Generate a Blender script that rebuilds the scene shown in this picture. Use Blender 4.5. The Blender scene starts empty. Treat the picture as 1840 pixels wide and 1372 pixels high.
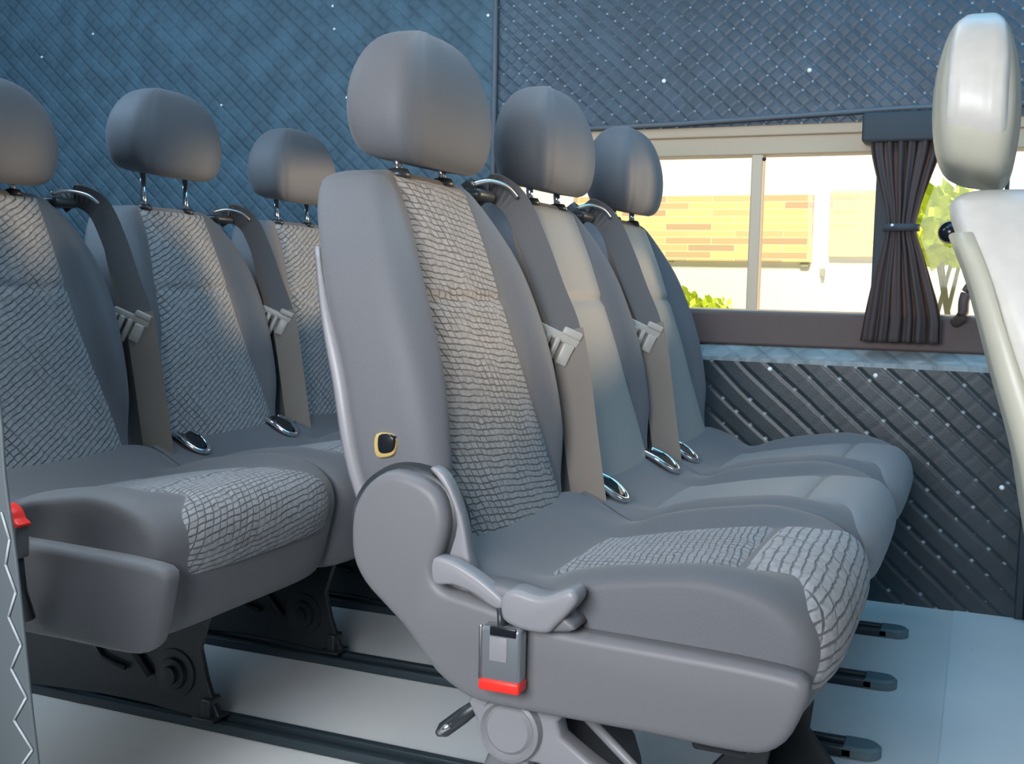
import bpy, bmesh, math, random
from mathutils import Vector, Matrix
random.seed(7)
S = bpy.context.scene
COL = S.collection
V3 = Vector

# ------------------------------------------------------------------ camera
YAW, PITCH, ROLL = 0.3995, 0.0836, 0.0232
FOC = 2000.0
_f = V3((-math.sin(YAW)*math.cos(PITCH), math.cos(YAW)*math.cos(PITCH), -math.sin(PITCH)))
_r = V3((math.cos(YAW), math.sin(YAW), 0)); _u = _r.cross(_f)
_r2 = _r*math.cos(ROLL)+_u*math.sin(ROLL); _u2 = -_r*math.sin(ROLL)+_u*math.cos(ROLL)
cam_d = bpy.data.cameras.new('camera'); cam = bpy.data.objects.new('camera', cam_d); COL.objects.link(cam)
cam_d.sensor_width = 36; cam_d.lens = 36*FOC/1840; cam_d.clip_start = .05
M4 = Matrix((_r2, _u2, -_f)).transposed().to_4x4(); M4.translation = V3((0, 0, .7))
cam.matrix_world = M4
S.camera = cam

# ------------------------------------------------------------------ world, lamps, exposure
S.view_settings.view_transform = 'Standard'; S.view_settings.look = 'None'
S.view_settings.gamma = 1; S.view_settings.use_curve_mapping = False
S.view_settings.exposure = 0.0
w = bpy.data.worlds.new('world'); S.world = w; w.use_nodes = True
nt = w.node_tree; bg = nt.nodes['Background']
tc = nt.nodes.new('ShaderNodeTexCoord'); sx = nt.nodes.new('ShaderNodeSeparateXYZ')
cr = nt.nodes.new('ShaderNodeValToRGB')
nt.links.new(tc.outputs['Generated'], sx.inputs[0]); nt.links.new(sx.outputs['Z'], cr.inputs[0])
nt.links.new(cr.outputs[0], bg.inputs['Color'])
cr.color_ramp.elements[0].color = (.45, .48, .5, 1); cr.color_ramp.elements[0].position = .0
cr.color_ramp.elements[1].color = (.62, .8, 1, 1); cr.color_ramp.elements[1].position = .5
bg.inputs['Strength'].default_value = .2

def area(name, loc, target, size, power, color, size_y=None):
    d = bpy.data.lights.new(name, 'AREA'); d.energy = power; d.color = color
    d.shape = 'RECTANGLE'; d.size = size; d.size_y = size_y or size
    o = bpy.data.objects.new(name, d); COL.objects.link(o); o.location = loc
    o.rotation_euler = (V3(target)-V3(loc)).to_track_quat('-Z', 'Y').to_euler()
    return o
dl = area('door_daylight', (-.42, -.75, 1.10), (-.68, 1.3, .55), 1.0, 27, (.93, .955, 1), .7); dl.data.spread = math.radians(120)
sl = area('sill_fill', (-1.15, .93, 1.70), (-.95, 1.2, 0), 1.0, 1.6, (.92, .97, 1), .12)  # added fill for the floor by the door, no such source there
area('low_floor_fill', (-1.50, .90, .40), (-1.36, 1.36, 0), .9, 2.2, (.93, .97, 1), .10)  # unseen strip lamp added to brighten the floor below the rear row
area('rear_row_fill', (-.78, 1.75, 1.88), (-1.5, 1.65, .55), .5, 9, (.72, .87, 1.0), 1.0)  # added cool fill for the rear row, not a fitted roof lamp
sl.rotation_euler = (math.radians(5), 0, 0); sl.data.spread = math.radians(50)
area('cushion_fill', (.18, 2.1, 1.88), (.1, 2.1, 0), .9, 11, (.14, .58, 1.0), 1.1)  # added teal fill over cushions and floor; the ceiling has no hatch
area('front_fill', (1.5, 1.5, 1.1), (-.6, 1.8, .85), .9, 5, (.72, .85, 1.0), .8)  # added cool fill from ahead, inside the closed front wall
area('rear_wall_fill', (-2.2, 1.35, 1.88), (-2.1, 2.6, .9), 1.5, 40, (.52, .76, 1.0), .6)  # added blue fill lifting the rear wall in place of haze
sd = bpy.data.lights.new('low_sun', 'SUN'); sd.energy = 3.4; sd.color = (1.0, .74, .50); sd.angle = math.radians(5)
so = bpy.data.objects.new('low_sun', sd); COL.objects.link(so)
so.rotation_euler = V3((-math.sin(math.radians(52)), -math.cos(math.radians(52)), -.05)).to_track_quat('-Z', 'Y').to_euler()
area('yard_sun_fill', (-.8, 3.4, 5.5), (-1.6, 8, .9), 3.0, 760, (1, .95, .82), 1.5)  # added area lamp standing in for sun on the building

# ------------------------------------------------------------------ materials
def mat(name, color, rough=.6, metal=0, spec=.5, bump=None, sheen=0, coat=0):
    m = bpy.data.materials.new(name); m.use_nodes = True
    b = m.node_tree.nodes['Principled BSDF']
    b.inputs['Base Color'].default_value = (*color, 1)
    b.inputs['Roughness'].default_value = rough; b.inputs['Metallic'].default_value = metal
    b.inputs['Specular IOR Level'].default_value = spec
    b.inputs['Sheen Weight'].default_value = sheen; b.inputs['Coat Weight'].default_value = coat
    if bump:
        N = m.node_tree.nodes; L = m.node_tree.links
        t = N.new('ShaderNodeTexCoord'); n = N.new('ShaderNodeTexNoise'); bp = N.new('ShaderNodeBump')
        n.inputs['Scale'].default_value = bump[0]; n.inputs['Detail'].default_value = 4
        bp.inputs['Strength'].default_value = bump[1]; bp.inputs['Distance'].default_value = .002
        L.new(t.outputs['Object'], n.inputs['Vector']); L.new(n.outputs['Fac'], bp.inputs['Height'])
        L.new(bp.outputs[0], b.inputs['Normal'])
        mr = N.new('ShaderNodeMapRange'); mr.inputs['To Min'].default_value = .9; mr.inputs['To Max'].default_value = 1.1
        mx = N.new('ShaderNodeMix'); mx.data_type = 'RGBA'; mx.blend_type = 'MULTIPLY'; mx.inputs['Factor'].default_value = 1
        mx.inputs[6].default_value = (*color, 1)
        L.new(n.outputs['Fac'], mr.inputs['Value']); L.new(mr.outputs[0], mx.inputs[7]); L.new(mx.outputs[2], b.inputs['Base Color'])
    return m

class NG:
    """tiny helper for math node chains"""
    def __init__(s, m): s.N = m.node_tree.nodes; s.L = m.node_tree.links
    def m(s, op, a, b=None, c=None):
        n = s.N.new('ShaderNodeMath'); n.operation = op
        for i, v in enumerate((a, b, c)):
            if v is None: continue
            if hasattr(v, 'links'): s.L.new(v, n.inputs[i])
            else: n.inputs[i].default_value = v
        return n.outputs[0]
    def mix(s, f, a, b):
        n = s.N.new('ShaderNodeMix'); n.data_type = 'RGBA'
        for i, v in ((0, f), (6, a), (7, b)):
            if hasattr(v, 'links'): s.L.new(v, n.inputs[i])
            else: n.inputs[i].default_value = v if i == 0 else (*v, 1)
        return n.outputs[2]
    def ramp(s, f, lo, hi, a=0., b=1.):
        n = s.N.new('ShaderNodeMapRange'); n.interpolation_type = 'SMOOTHSTEP'
        s.L.new(f, n.inputs[0])
        for i, v in zip((1, 2, 3, 4), (lo, hi, a, b)): n.inputs[i].default_value = v
        return n.outputs[0]
    def noise(s, vec, scale, detail=2):
        n = s.N.new('ShaderNodeTexNoise'); n.inputs['Scale'].default_value = scale; n.inputs['Detail'].default_value = detail
        s.L.new(vec, n.inputs['Vector']); return n.outputs['Fac']
    def bump(s, h, bsdf, strength, dist):
        n = s.N.new('ShaderNodeBump'); n.inputs['Strength'].default_value = strength; n.inputs['Distance'].default_value = dist
        s.L.new(h, n.inputs['Height']); s.L.new(n.outputs[0], bsdf.inputs['Normal'])

def quilt(name, color, pitch, rough=.45, lead=.55, axes='XZ', dots=.55, l1=.55, l2=.72, bs=.6):
    """diamond quilted upholstery with stitched crossings, laid out in metres"""
    m = mat(name, color, rough); g = NG(m); b = g.N['Principled BSDF']
    t = g.N.new('ShaderNodeTexCoord'); sp = g.N.new('ShaderNodeSeparateXYZ'); g.L.new(t.outputs['Object'], sp.inputs[0])
    nz = g.noise(t.outputs['Object'], 5, 1)
    wob = g.m('MULTIPLY', g.m('SUBTRACT', nz, .5), .02)
    X = g.m('ADD', sp.outputs[axes[0]], wob); Z = sp.outputs[axes[1]]
    def line(v, wd):
        q = g.m('ABSOLUTE', g.m('SUBTRACT', g.m('FRACT', v), .5))
        return g.m('SUBTRACT', .5, q), wd
    a, _ = line(g.m('DIVIDE', g.m('ADD', g.m('MULTIPLY', X, .9), Z), pitch), 0)
    c, _ = line(g.m('DIVIDE', g.m('SUBTRACT', g.m('MULTIPLY', X, .9), Z), pitch), 0)
    ga = g.ramp(a, .0, .22); gc = g.ramp(c, .0, .26, lead*.8, 1)
    pillow = g.m('MULTIPLY', ga, gc)
    fine = g.noise(t.outputs['Object'], 220, 2)
    h = g.m('ADD', pillow, g.m('MULTIPLY', fine, .12))
    g.bump(h, b, bs, .004)
    la = g.ramp(a, .02, .09, l1, 1); lc = g.ramp(c, .02, .08, l2, 1)
    lf = g.m('MULTIPLY', la, lc)
    dark = g.mix(lf, tuple(k*.42 for k in color), color)
    blot = g.noise(t.outputs['Object'], 14, 4)
    dark2 = g.mix(g.ramp(blot, .35, .7), dark, tuple(min(1, k*1.35) for k in color))
    # pale thread of each crossing, with its glints put into the colour
    d = g.m('MAXIMUM', a, c)
    st = g.m('MULTIPLY', g.ramp(d, .05, .11, 1, 0), g.ramp(g.noise(t.outputs['Object'], 45, 1), .44, .6))
    col = g.mix(g.m('MULTIPLY', st, dots), dark2, (.36, .42, .46))
    g.L.new(col, b.inputs['Base Color'])
    return m

def weave(name, base, line, style):
    """cracked, hand-woven looking upholstery insert; UV in metres (u lateral, v along the seat)"""
    m = mat(name, base, .75, sheen=.15); g = NG(m); b = g.N['Principled BSDF']
    t = g.N.new('ShaderNodeTexCoord'); uv = t.outputs['UV']
    sp = g.N.new('ShaderNodeSeparateXYZ'); g.L.new(uv, sp.inputs[0])
    n1 = g.noise(uv, 26, 3); n2 = g.noise(uv, 90, 2); n3 = g.noise(uv, 9, 1)
    wob = g.m('ADD', g.m('MULTIPLY', g.m('SUBTRACT', n1, .5), .010), g.m('MULTIPLY', g.m('SUBTRACT', n2, .5), .004))
    U, W = sp.outputs['X'], sp.outputs['Y']
    def rot(ang, p):
        v = g.m('ADD', g.m('MULTIPLY', U, math.cos(ang)), g.m('MULTIPLY', W, math.sin(ang)))
        v = g.m('DIVIDE', g.m('ADD', v, wob), p)
        return g.m('SUBTRACT', .5, g.m('ABSOLUTE', g.m('SUBTRACT', g.m('FRACT', v), .5)))
    if style == 'rows':   # near seats: courses of small blocks
        a = rot(math.radians(84), .0085); c = rot(math.radians(25), .013)
    elif style == 'waves':  # rear bench: slanting waves
        a = rot(math.radians(120), .0098); c = rot(math.radians(38), .016); n3 = g.ramp(n3, .45, .7, .30, .62)
    else:  # ribs across the cushion nose
        a = rot(math.radians(88), .0125); c = rot(math.radians(35), .03); n3 = g.ramp(n3, .45, .7, .3, .6)
    la = g.ramp(a, .03, .17, 1, 0); lc = g.m('MULTIPLY', g.ramp(c, .02, .10, 1, 0), g.ramp(n3, .35, .6, .25, 1))
    ln = g.m('MAXIMUM', g.m('MULTIPLY', la, g.ramp(n1, .3, .55, .55, 1)), lc)
    var = g.mix(g.ramp(n2, .3, .7), tuple(k*.85 for k in base), tuple(min(1, k*1.15) for k in base))
    g.L.new(g.mix(g.m('MULTIPLY', ln, .85), var, line), b.inputs['Base Color'])
    g.bump(g.m('ADD', g.m('SUBTRACT', 1, ln), g.m('MULTIPLY', n2, .3)), b, .7, .002)
    return m

MT = {}
MT['fabric'] = mat('grey_seat_fabric', (.125, .130, .142), .62, spec=.35, bump=(420, .12), sheen=.12)
MT['fabric_lit'] = mat('lit_seat_fabric', (.62, .605, .56), .42, spec=.5, bump=(60, .08))  # lit copy of the seat fabric, strong light put into its colour
MT['shell_lit'] = mat('lit_seat_shell', (.50, .49, .40), .4, bump=(30, .05))  # shell of the same seat, brightened in colour for the strong light
MT['plastic'] = mat('grey_plastic', (.155, .155, .166), .48, spec=.4)
MT['plastic_light'] = mat('light_grey_plastic', (.24, .24, .255), .42)
MT['plastic_dark'] = mat('dark_plastic', (.025, .03, .035), .4)
MT['steel_dark'] = mat('black_painted_steel', (.02, .024, .028), .35, metal=.2, bump=(40, .2))
MT['steel_teal'] = mat('rail_steel', (.03, .045, .055), .35, metal=.3, bump=(60, .2))
MT['rail_tip'] = mat('rail_end_plastic', (.10, .15, .17), .5)
MT['chrome'] = mat('chrome', (.85, .86, .88), .12, metal=1)
MT['chrome_dull'] = mat('brushed_metal', (.6, .6, .6), .3, metal=1)
MT['belt'] = mat('belt_webbing', (.10, .098, .10), .6, bump=(700, .3))
MT['belt_tan'] = mat('belt_webbing_tan', (.20, .175, .15), .6, bump=(700, .3))
MT['tongue'] = mat('belt_tongue_plastic', (.42, .40, .36), .35)
MT['red'] = mat('red_button', (.85, .03, .02), .4)
MT['silver'] = mat('buckle_case', (.30, .33, .36), .25, metal=.6)
MT['yellow'] = mat('yellow_ring', (.75, .55, .2), .35, metal=.4)
MT['black'] = mat('gloss_black', (.01, .012, .016), .2)
MT['ins_rows'] = weave('woven_insert_rows', (.30, .285, .275), (.03, .03, .032), 'rows')
MT['ins_waves'] = weave('woven_insert_waves', (.27, .28, .29), (.025, .03, .035), 'waves')
MT['ins_ribs'] = weave('woven_insert_ribs', (.34, .34, .355), (.05, .05, .055), 'ribs')
MT['ins_cush'] = weave('woven_insert_cushion', (.26, .27, .285), (.035, .04, .045), 'rows')
MT['ins_plain'] = mat('smooth_insert_fabric', (.30, .285, .26), .6, bump=(500, .25), sheen=.1)
MT['ins_plain_cush'] = mat('smooth_cushion_fabric', (.20, .21, .225), .55, bump=(500, .15), sheen=.1)
MT['q_upper'] = quilt('quilted_vinyl_upper', (.040, .062, .084), .038, dots=.75, l1=.7, l2=.85, bs=.35)
MT['q_rear'] = quilt('quilted_vinyl_rear', (.060, .108, .140), .044, rough=.65, dots=.08, l1=.4, l2=.5)
MT['q_lower'] = quilt('quilted_vinyl_lower', (.020, .031, .038), .060, rough=.4, dots=.8, l1=.6, l2=1., lead=1.1, bs=.45)
MT['q_ledge_lit'] = quilt('quilted_ledge_lit', (.20, .25, .27), .066, axes='XY')  # lit top of the lower quilted box, light put into its colour
MT['ceiling'] = mat('headliner', (.12, .16, .2), .8)
MT['shell'] = mat('van_trim_grey', (.12, .14, .16), .6)
MT['reveal'] = mat('window_reveal', (.52, .40, .27), .5)  # warm bounced light put into the tan base colour
MT['frame_lit'] = mat('window_mullion', (.60, .47, .33), .45)  # mullion tan carries the same warm light in its colour
MT['sill_brown'] = mat('window_surround', (.095, .065, .06), .6, bump=(12, .3))
MT['pillar'] = mat('pillar_cloth', (.045, .055, .065), .7)
MT['trim_strip'] = mat('stitched_trim', (.09, .11, .12), .5)
MT['thread'] = mat('white_thread', (.4, .43, .45), .7)
MT['white_btn'] = mat('pearl_button', (.95, .95, .95), .3)

# floor vinyl
def floor_mat(name, col, col2):
    m = mat(name, col, .5, spec=.4); g = NG(m); b = g.N['Principled BSDF']
    t = g.N.new('ShaderNodeTexCoord'); n = g.noise(t.outputs['Object'], 3, 4); n2 = g.noise(t.outputs['Object'], 55, 3)
    c = g.mix(g.ramp(n, .3, .7), col, col2)
    c = g.mix(g.ramp(n2, .69, .76, 0, .35), c, (.3, .31, .32))
    g.L.new(c, b.inputs['Base Color']); g.bump(n2, b, .06, .001)
    return m
MT['floor'] = floor_mat('floor_vinyl', (.56, .57, .565), (.62, .63, .62))
MT['floor2'] = floor_mat('floor_vinyl_front', (.60, .62, .63), (.66, .68, .68))

# glass pane
def glass_mat():
    m = bpy.data.materials.new('window_glass'); m.use_nodes = True; N = m.node_tree.nodes; L = m.node_tree.links
    N.clear(); o = N.new('ShaderNodeOutputMaterial'); mx = N.new('ShaderNodeMixShader')
    t = N.new('ShaderNodeBsdfTransparent'); gl = N.new('ShaderNodeBsdfGlossy'); t.inputs[0].default_value = (.96, .97, .95, 1)
    gl.inputs['Roughness'].default_value = .02; mx.inputs[0].default_value = .005
    L.new(t.outputs[0], mx.inputs[1]); L.new(gl.outputs[0], mx.inputs[2]); L.new(mx.outputs[0], o.inputs[0])
    return m
MT['glass'] = glass_mat()

def curtain_mat():
    m = mat('curtain_cloth', (.10, .082, .082), .8); g = NG(m); b = g.N['Principled BSDF']
    out = g.N['Material Output']; tr = g.N.new('ShaderNodeBsdfTranslucent'); tr.inputs[0].default_value = (.55, .42, .38, 1)
    mx = g.N.new('ShaderNodeMixShader'); mx.inputs[0].default_value = .36
    g.L.new(b.outputs[0], mx.inputs[1]); g.L.new(tr.outputs[0], mx.inputs[2]); g.L.new(mx.outputs[0], out.inputs[0])
    return m
MT['curtain'] = curtain_mat()

def stone_mat():
    m = mat('stone_cladding', (.8, .7, .4), .8); g = NG(m); b = g.N['Principled BSDF']
    t = g.N.new('ShaderNodeTexCoord'); mp = g.N.new('ShaderNodeMapping'); mp.inputs['Rotation'].default_value = (math.pi/2, 0, 0)
    g.L.new(t.outputs['Object'], mp.inputs[0]); br = g.N.new('ShaderNodeTexBrick'); g.L.new(mp.outputs[0], br.inputs[0])
    br.inputs['Color1'].default_value = (.84, .70, .30, 1); br.inputs['Color2'].default_value = (.52, .30, .22, 1)
    br.inputs['Mortar'].default_value = (.88, .78, .45, 1); br.inputs['Scale'].default_value = 1
    br.inputs['Brick Width'].default_value = .34; br.inputs['Row Height'].default_value = .05
    br.inputs['Mortar Size'].default_value = .004; br.inputs['Bias'].default_value = -.2
    g.L.new(br.outputs[0], b.inputs['Base Color'])
    return m
MT['stone'] = stone_mat()
MT['plaster'] = mat('white_plaster', (.93, .90, .82), .8)
MT['yard'] = mat('yard_paving', (.6, .58, .54), .8)
MT['leaf'] = mat('leaves', (.62, .72, .05), .6)
MT['vent'] = mat('vent_metal', (.40, .38, .25), .5)

# ------------------------------------------------------------------ mesh helpers
def new_obj(name, verts, faces, m, parent=None, smooth=True, uvs=None, kind=None, mats=None, fm=None):
    me = bpy.data.meshes.new(name); me.from_pydata([tuple(v) for v in verts], [], faces); me.update()
    me.materials.append(m)
    for x in (mats or []): me.materials.append(x)
    if fm:
        for p, i in zip(me.polygons, fm): p.material_index = i
    if uvs:
        ul = me.uv_layers.new(name='UVMap')
        for p in me.polygons:
            for li, vi in zip(p.loop_indices, p.vertices): ul.data[li].uv = uvs[vi]
    bm = bmesh.new(); bm.from_mesh(me); bmesh.ops.recalc_face_normals(bm, faces=bm.faces); bm.to_mesh(me); bm.free()
    if smooth:
        for p in me.polygons: p.use_smooth = True
    o = bpy.data.objects.new(name, me); COL.objects.link(o)
    if parent: o.parent = parent
    if kind: o['kind'] = kind
    return o

def loft(rings, cap=True, closed=True):
    n = len(rings[0]); vs = [p for r in rings for p in r]; fs = []
    for i in range(len(rings)-1):
        for j in range(n if closed else n-1):
            k = (j+1) % n
            fs.append((i*n+j, i*n+k, (i+1)*n+k, (i+1)*n+j))
    if cap:
        fs.append(tuple(range(n))); fs.append(tuple((len(rings)-1)*n+j for j in range(n)))
    return vs, fs

class MB:
    def __init__(s): s.v = []; s.f = []
    def add(s, vf):
        o = len(s.v); s.v += [V3(p) for p in vf[0]]; s.f += [tuple(i+o for i in f) for f in vf[1]]; return s
    def box(s, a, b):
        x0, y0, z0 = a; x1, y1, z1 = b
        return s.add(([(x0,y0,z0),(x1,y0,z0),(x1,y1,z0),(x0,y1,z0),(x0,y0,z1),(x1,y0,z1),(x1,y1,z1),(x0,y1,z1)],
            [(0,1,2,3),(4,5,6,7),(0,1,5,4),(1,2,6,5),(2,3,7,6),(3,0,4,7)]))
    def rbox(s, a, b, r=.006, seg=3):
        """box with rounded vertical and horizontal edges"""
        bm = bmesh.new(); bmesh.ops.create_cube(bm, size=1)
        c = (V3(a)+V3(b))/2; d = V3(b)-V3(a)
        for v in bm.verts: v.co = V3((v.co.x*d.x, v.co.y*d.y, v.co.z*d.z))+c
        bmesh.ops.bevel(bm, geom=list(bm.edges), offset=min(r, min(abs(k) for k in d)*.45), segments=seg, affect='EDGES', profile=.5)
        bm.verts.ensure_lookup_table(); bm.verts.index_update()
        vf = ([v.co.copy() for v in bm.verts], [tuple(v.index for v in f.verts) for f in bm.faces]); bm.free()
        return s.add(vf)
    def tube(s, pts, r, n=12, cap=True, rx=None):
        pts = [V3(p) for p in pts]; rings = []
        for i, p in enumerate(pts):
            d = (pts[min(i+1, len(pts)-1)]-pts[max(i-1, 0)]).normalized()
            a = d.cross(V3((0, 0, 1))) if abs(d.z) < .9 else d.cross(V3((1, 0, 0)))
            a.normalize(); b = d.cross(a)
            rr = r[i] if isinstance(r, (list, tuple)) else r
            rings.append([p+a*rr*math.cos(t*2*math.pi/n)+b*(rx or rr)*math.sin(t*2*math.pi/n) for t in range(n)])
        return s.add(loft(rings, cap))
    def disc(s, c, rads, axis='Y', n=36):
        """lathe about an axis: rads = [(radius, offset)]"""
        rings = []
        for r, h in rads:
            ring = []
            for t in range(n):
                a = 2*math.pi*t/n; u, v = r*math.cos(a), r*math.sin(a)
                ring.append(V3(c)+(V3((u, h, v)) if axis == 'Y' else V3((u, v, h)) if axis == 'Z' else V3((h, u, v))))
            rings.append(ring)
        return s.add(loft(rings))
    def prism(s, poly, y0, y1, r=.004, steps=3, dome=0):
        """outline in x,z extruded along y with rounded rims"""
        P = [V3((p[0], 0, p[1])) for p in poly]; n = len(P)
        area2 = sum(P[i].x*P[(i+1) % n].z-P[(i+1) % n].x*P[i].z for i in range(n)); sg = 1 if area2 > 0 else -1
        nor = []
        for i in range(n):
            e1 = (P[i]-P[i-1]).normalized(); e2 = (P[(i+1) % n]-P[i]).normalized()
            t = (e1+e2).normalized(); nor.append(V3((-t.z, 0, t.x))*sg)
        rings = []
        def ring(y, ins): return [P[i]+nor[i]*ins+V3((0, y, 0)) for i in range(n)]
        for k in range(steps+1):
            a = math.pi/2*k/steps; rings.append(ring(y0+r*(1-math.sin(a)), r*(1-math.cos(a)) if k < steps else 0))
        rings = [ring(y0+r*(1-math.sin(math.pi/2*k/steps)), 0) for k in range(0)]
        for k in range(steps, -1, -1):
            a = math.pi/2*k/steps; rings.append(ring(y0+r*(1-math.sin(a)), r*(1-math.cos(a))))
        for k in range(0, steps+1):
            a = math.pi/2*k/steps; rings.append(ring(y1-r*(1-math.sin(a)), r*(1-math.cos(a))))
        return s.add(loft(rings))
    def build(s, name, m, parent=None, smooth=False, kind=None):
        o = new_obj(name, s.v, s.f, m, parent, smooth, kind=kind)
        return o

def smooth_by_angle(o, ang=35):
    for p in o.data.polygons: p.use_smooth = True
    bm = bmesh.new(); bm.from_mesh(o.data)
    for e in bm.edges:
        if len(e.link_faces) == 2 and e.calc_face_angle(0) > math.radians(ang): e.smooth = False
    bm.to_mesh(o.data); bm.free(); return o

def interp(tab, t):
    """smooth (Catmull-Rom) table lookup"""
    if t <= tab[0][0]: return tab[0][1]
    if t >= tab[-1][0]: return tab[-1][1]
    for i in range(len(tab)-1):
        if tab[i][0] <= t <= tab[i+1][0]:
            x0, y0 = tab[i]; x1, y1 = tab[i+1]; h = x1-x0; u = (t-x0)/h
            m0 = (y1-tab[i-1][1])/(x1-tab[i-1][0]) if i > 0 else (y1-y0)/h
            m1 = (tab[i+2][1]-y0)/(tab[i+2][0]-x0) if i < len(tab)-2 else (y1-y0)/h
            u2, u3 = u*u, u*u*u
            return (2*u3-3*u2+1)*y0+(u3-2*u2+u)*h*m0+(-2*u3+3*u2)*y1+(u3-u2)*h*m1
def smoothpoly(P, sub=4):
    n = len(P); out = []
    for i in range(n):
        a, b, c, d = P[i-1], P[i], P[(i+1) % n], P[(i+2) % n]
        for k in range(sub):
            t = k/sub
            out.append(tuple(.5*((2*b[j])+(-a[j]+c[j])*t+(2*a[j]-5*b[j]+4*c[j]-d[j])*t*t+(-a[j]+3*b[j]-3*c[j]+d[j])*t**3) for j in (0, 1)))
    return out
def sstep(a, b, x):
    t = max(0, min(1, (x-a)/(b-a))); return t*t*(3-2*t)
def sgp(v, p): return math.copysign(abs(v)**p, v)

# ------------------------------------------------------------------ the seat (x forward, y across, z up; reference = seat nearest the door)
XF = [(.34,-.530),(.40,-.548),(.50,-.577),(.60,-.603),(.68,-.630),(.76,-.658),(.833,-.690),(.86,-.705)]
HW = [(.34,.185),(.40,.198),(.50,.212),(.60,.214),(.68,.210),(.74,.196),(.79,.172),(.82,.150),(.845,.128),(.86,.11)]
TH = [(.34,.085),(.45,.100),(.60,.095),(.75,.100),(.82,.100),(.86,.085)]
BO = [(.34,.004),(.42,.010),(.50,.034),(.62,.038),(.72,.032),(.80,.016),(.86,.004)]
YC = [(.34,.0),(.55,.002),(.70,.012),(.86,.024)]
HI = [(.39,.172),(.50,.153),(.62,.124),(.68,.116),(.80,.101),(.85,.098)]
def back_front(y, z, hw):
    """x of the front surface at lateral y (from the centre line) and height z"""
    q = abs(y)/hw; hi = interp(HI, z)/hw
    return interp(XF, z)+interp(BO, z)*sstep(hi*.92, hi+(1-hi)*.62, q) - .004*(1-min(1, q/hi)**2)*-1
def back_ring(z, shrink=0, n=72):
    hw = interp(HW, z)-shrink; th = interp(TH, z)-shrink*1.2; xf = interp(XF, z); yc = interp(YC, z)
    cx = xf-th/2-shrink*.2; out = []
    for i in range(n):
        a = 2*math.pi*i/n; c, s_ = math.cos(a), math.sin(a)
        lx = sgp(c, 2/5.5); ly = sgp(s_, 2/5.5)
        y = ly*hw; wgt = max(0, lx)**1.5
        x = cx+lx*th/2 + wgt*(back_front(y, z, hw)-xf)
        out.append(V3((x, yc+y, z+ .10*(lx-1)*.0)))
    return out
CP = [(-.555,.300),(-.560,.360),(-.556,.405),(-.535,.400),(-.510,.385),(-.475,.366),(-.440,.362),(-.400,.370),(-.350,.380),(-.290,.390),(-.230,.398),
      (-.180,.400),(-.145,.394),(-.122,.377),(-.112,.352),(-.114,.326),(-.124,.298),(-.138,.272),(-.158,.254),(-.200,.247),(-.300,.245),(-.420,.247),(-.520,.262)]
CPS = smoothpoly(CP, 4)
CC = (-.335, .325); NOSE = [.213]
def cush_pt(i, y, hw=.222):
    """point i of the closed side profile at lateral position y"""
    x, z = CPS[i]; q = min(1, abs(y)/hw)
    k = (1-q**9)**(1/3.2) if q < 1 else 0
    k = .80+.20*k
    hi = cush_hi(i)
    raise_ = .022*sstep(hi*.9, hi+.05, abs(y))*sstep(.33, .38, z)*sstep(-.53, -.40, x)*(1-sstep(-.27, -.13, x))
    nose = -.007*sstep(-.2, -.12, x)-.008*sstep(.10, .21, abs(y))*sstep(-.2, -.12, x)
    crown = .004*(1-q*q)*sstep(.33, .37, z)
    return V3((CC[0]+(x-CC[0])*k+nose-(1-k)*.0, y, CC[1]+(z-CC[1])*k+(raise_+crown)*k))
def cush_hi(i):
    x, z = CPS[i]
    if z < .37 and x > -.2: return NOSE[0]
    return .118+.014*sstep(-.45, -.25, x)+(NOSE[0]-.132)*sstep(-.175, -.118, x)

COVER = [(-.647,.432),(-.645,.394),(-.630,.366),(-.604,.343),(-.581,.324),(-.561,.302),(-.537,.276),(-.511,.260),(-.482,.251),(-.404,.249),(-.301,.249),(-.200,.247),
         (-.165,.257),(-.146,.285),(-.137,.328),(-.182,.338),(-.275,.342),(-.397,.346),(-.455,.358),(-.498,.366),(-.530,.373),(-.540,.390),(-.533,.413),(-.527,.445),(-.537,.474),
         (-.561,.490),(-.596,.496),(-.624,.481),(-.641,.457)]

def strap(path, wvec, wd, th=.0012, twist=None):
    """flat webbing along a path; wvec = width direction"""
    pts = [V3(p) for p in path]; rings = []
    for i, p in enumerate(pts):
        d = (pts[min(i+1, len(pts)-1)]-pts[max(i-1, 0)]).normalized()
        wv = V3(twist[i]) if twist else V3(wvec); wv = (wv-d*wv.dot(d)).normalized(); nn = d.cross(wv).normalized()
        w2 = wd[i]/2 if isinstance(wd, (list, tuple)) else wd/2
        rings.append([p-wv*w2-nn*th, p+wv*w2-nn*th, p+wv*w2+nn*th, p-wv*w2+nn*th])
    return loft(rings)
def densify(path, n=6):
    out = []; P = [V3(p) for p in path]
    for i in range(len(P)-1):
        a, b, c, d = P[max(i-1, 0)], P[i], P[i+1], P[min(i+2, len(P)-1)]
        for k in range(n):
            t = k/n; out.append(.5*((2*b)+(-a+c)*t+(2*a-5*b+4*c-d)*t*t+(-a+3*b-3*c+d)*t**3))
    out.append(P[-1]); return out

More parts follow.
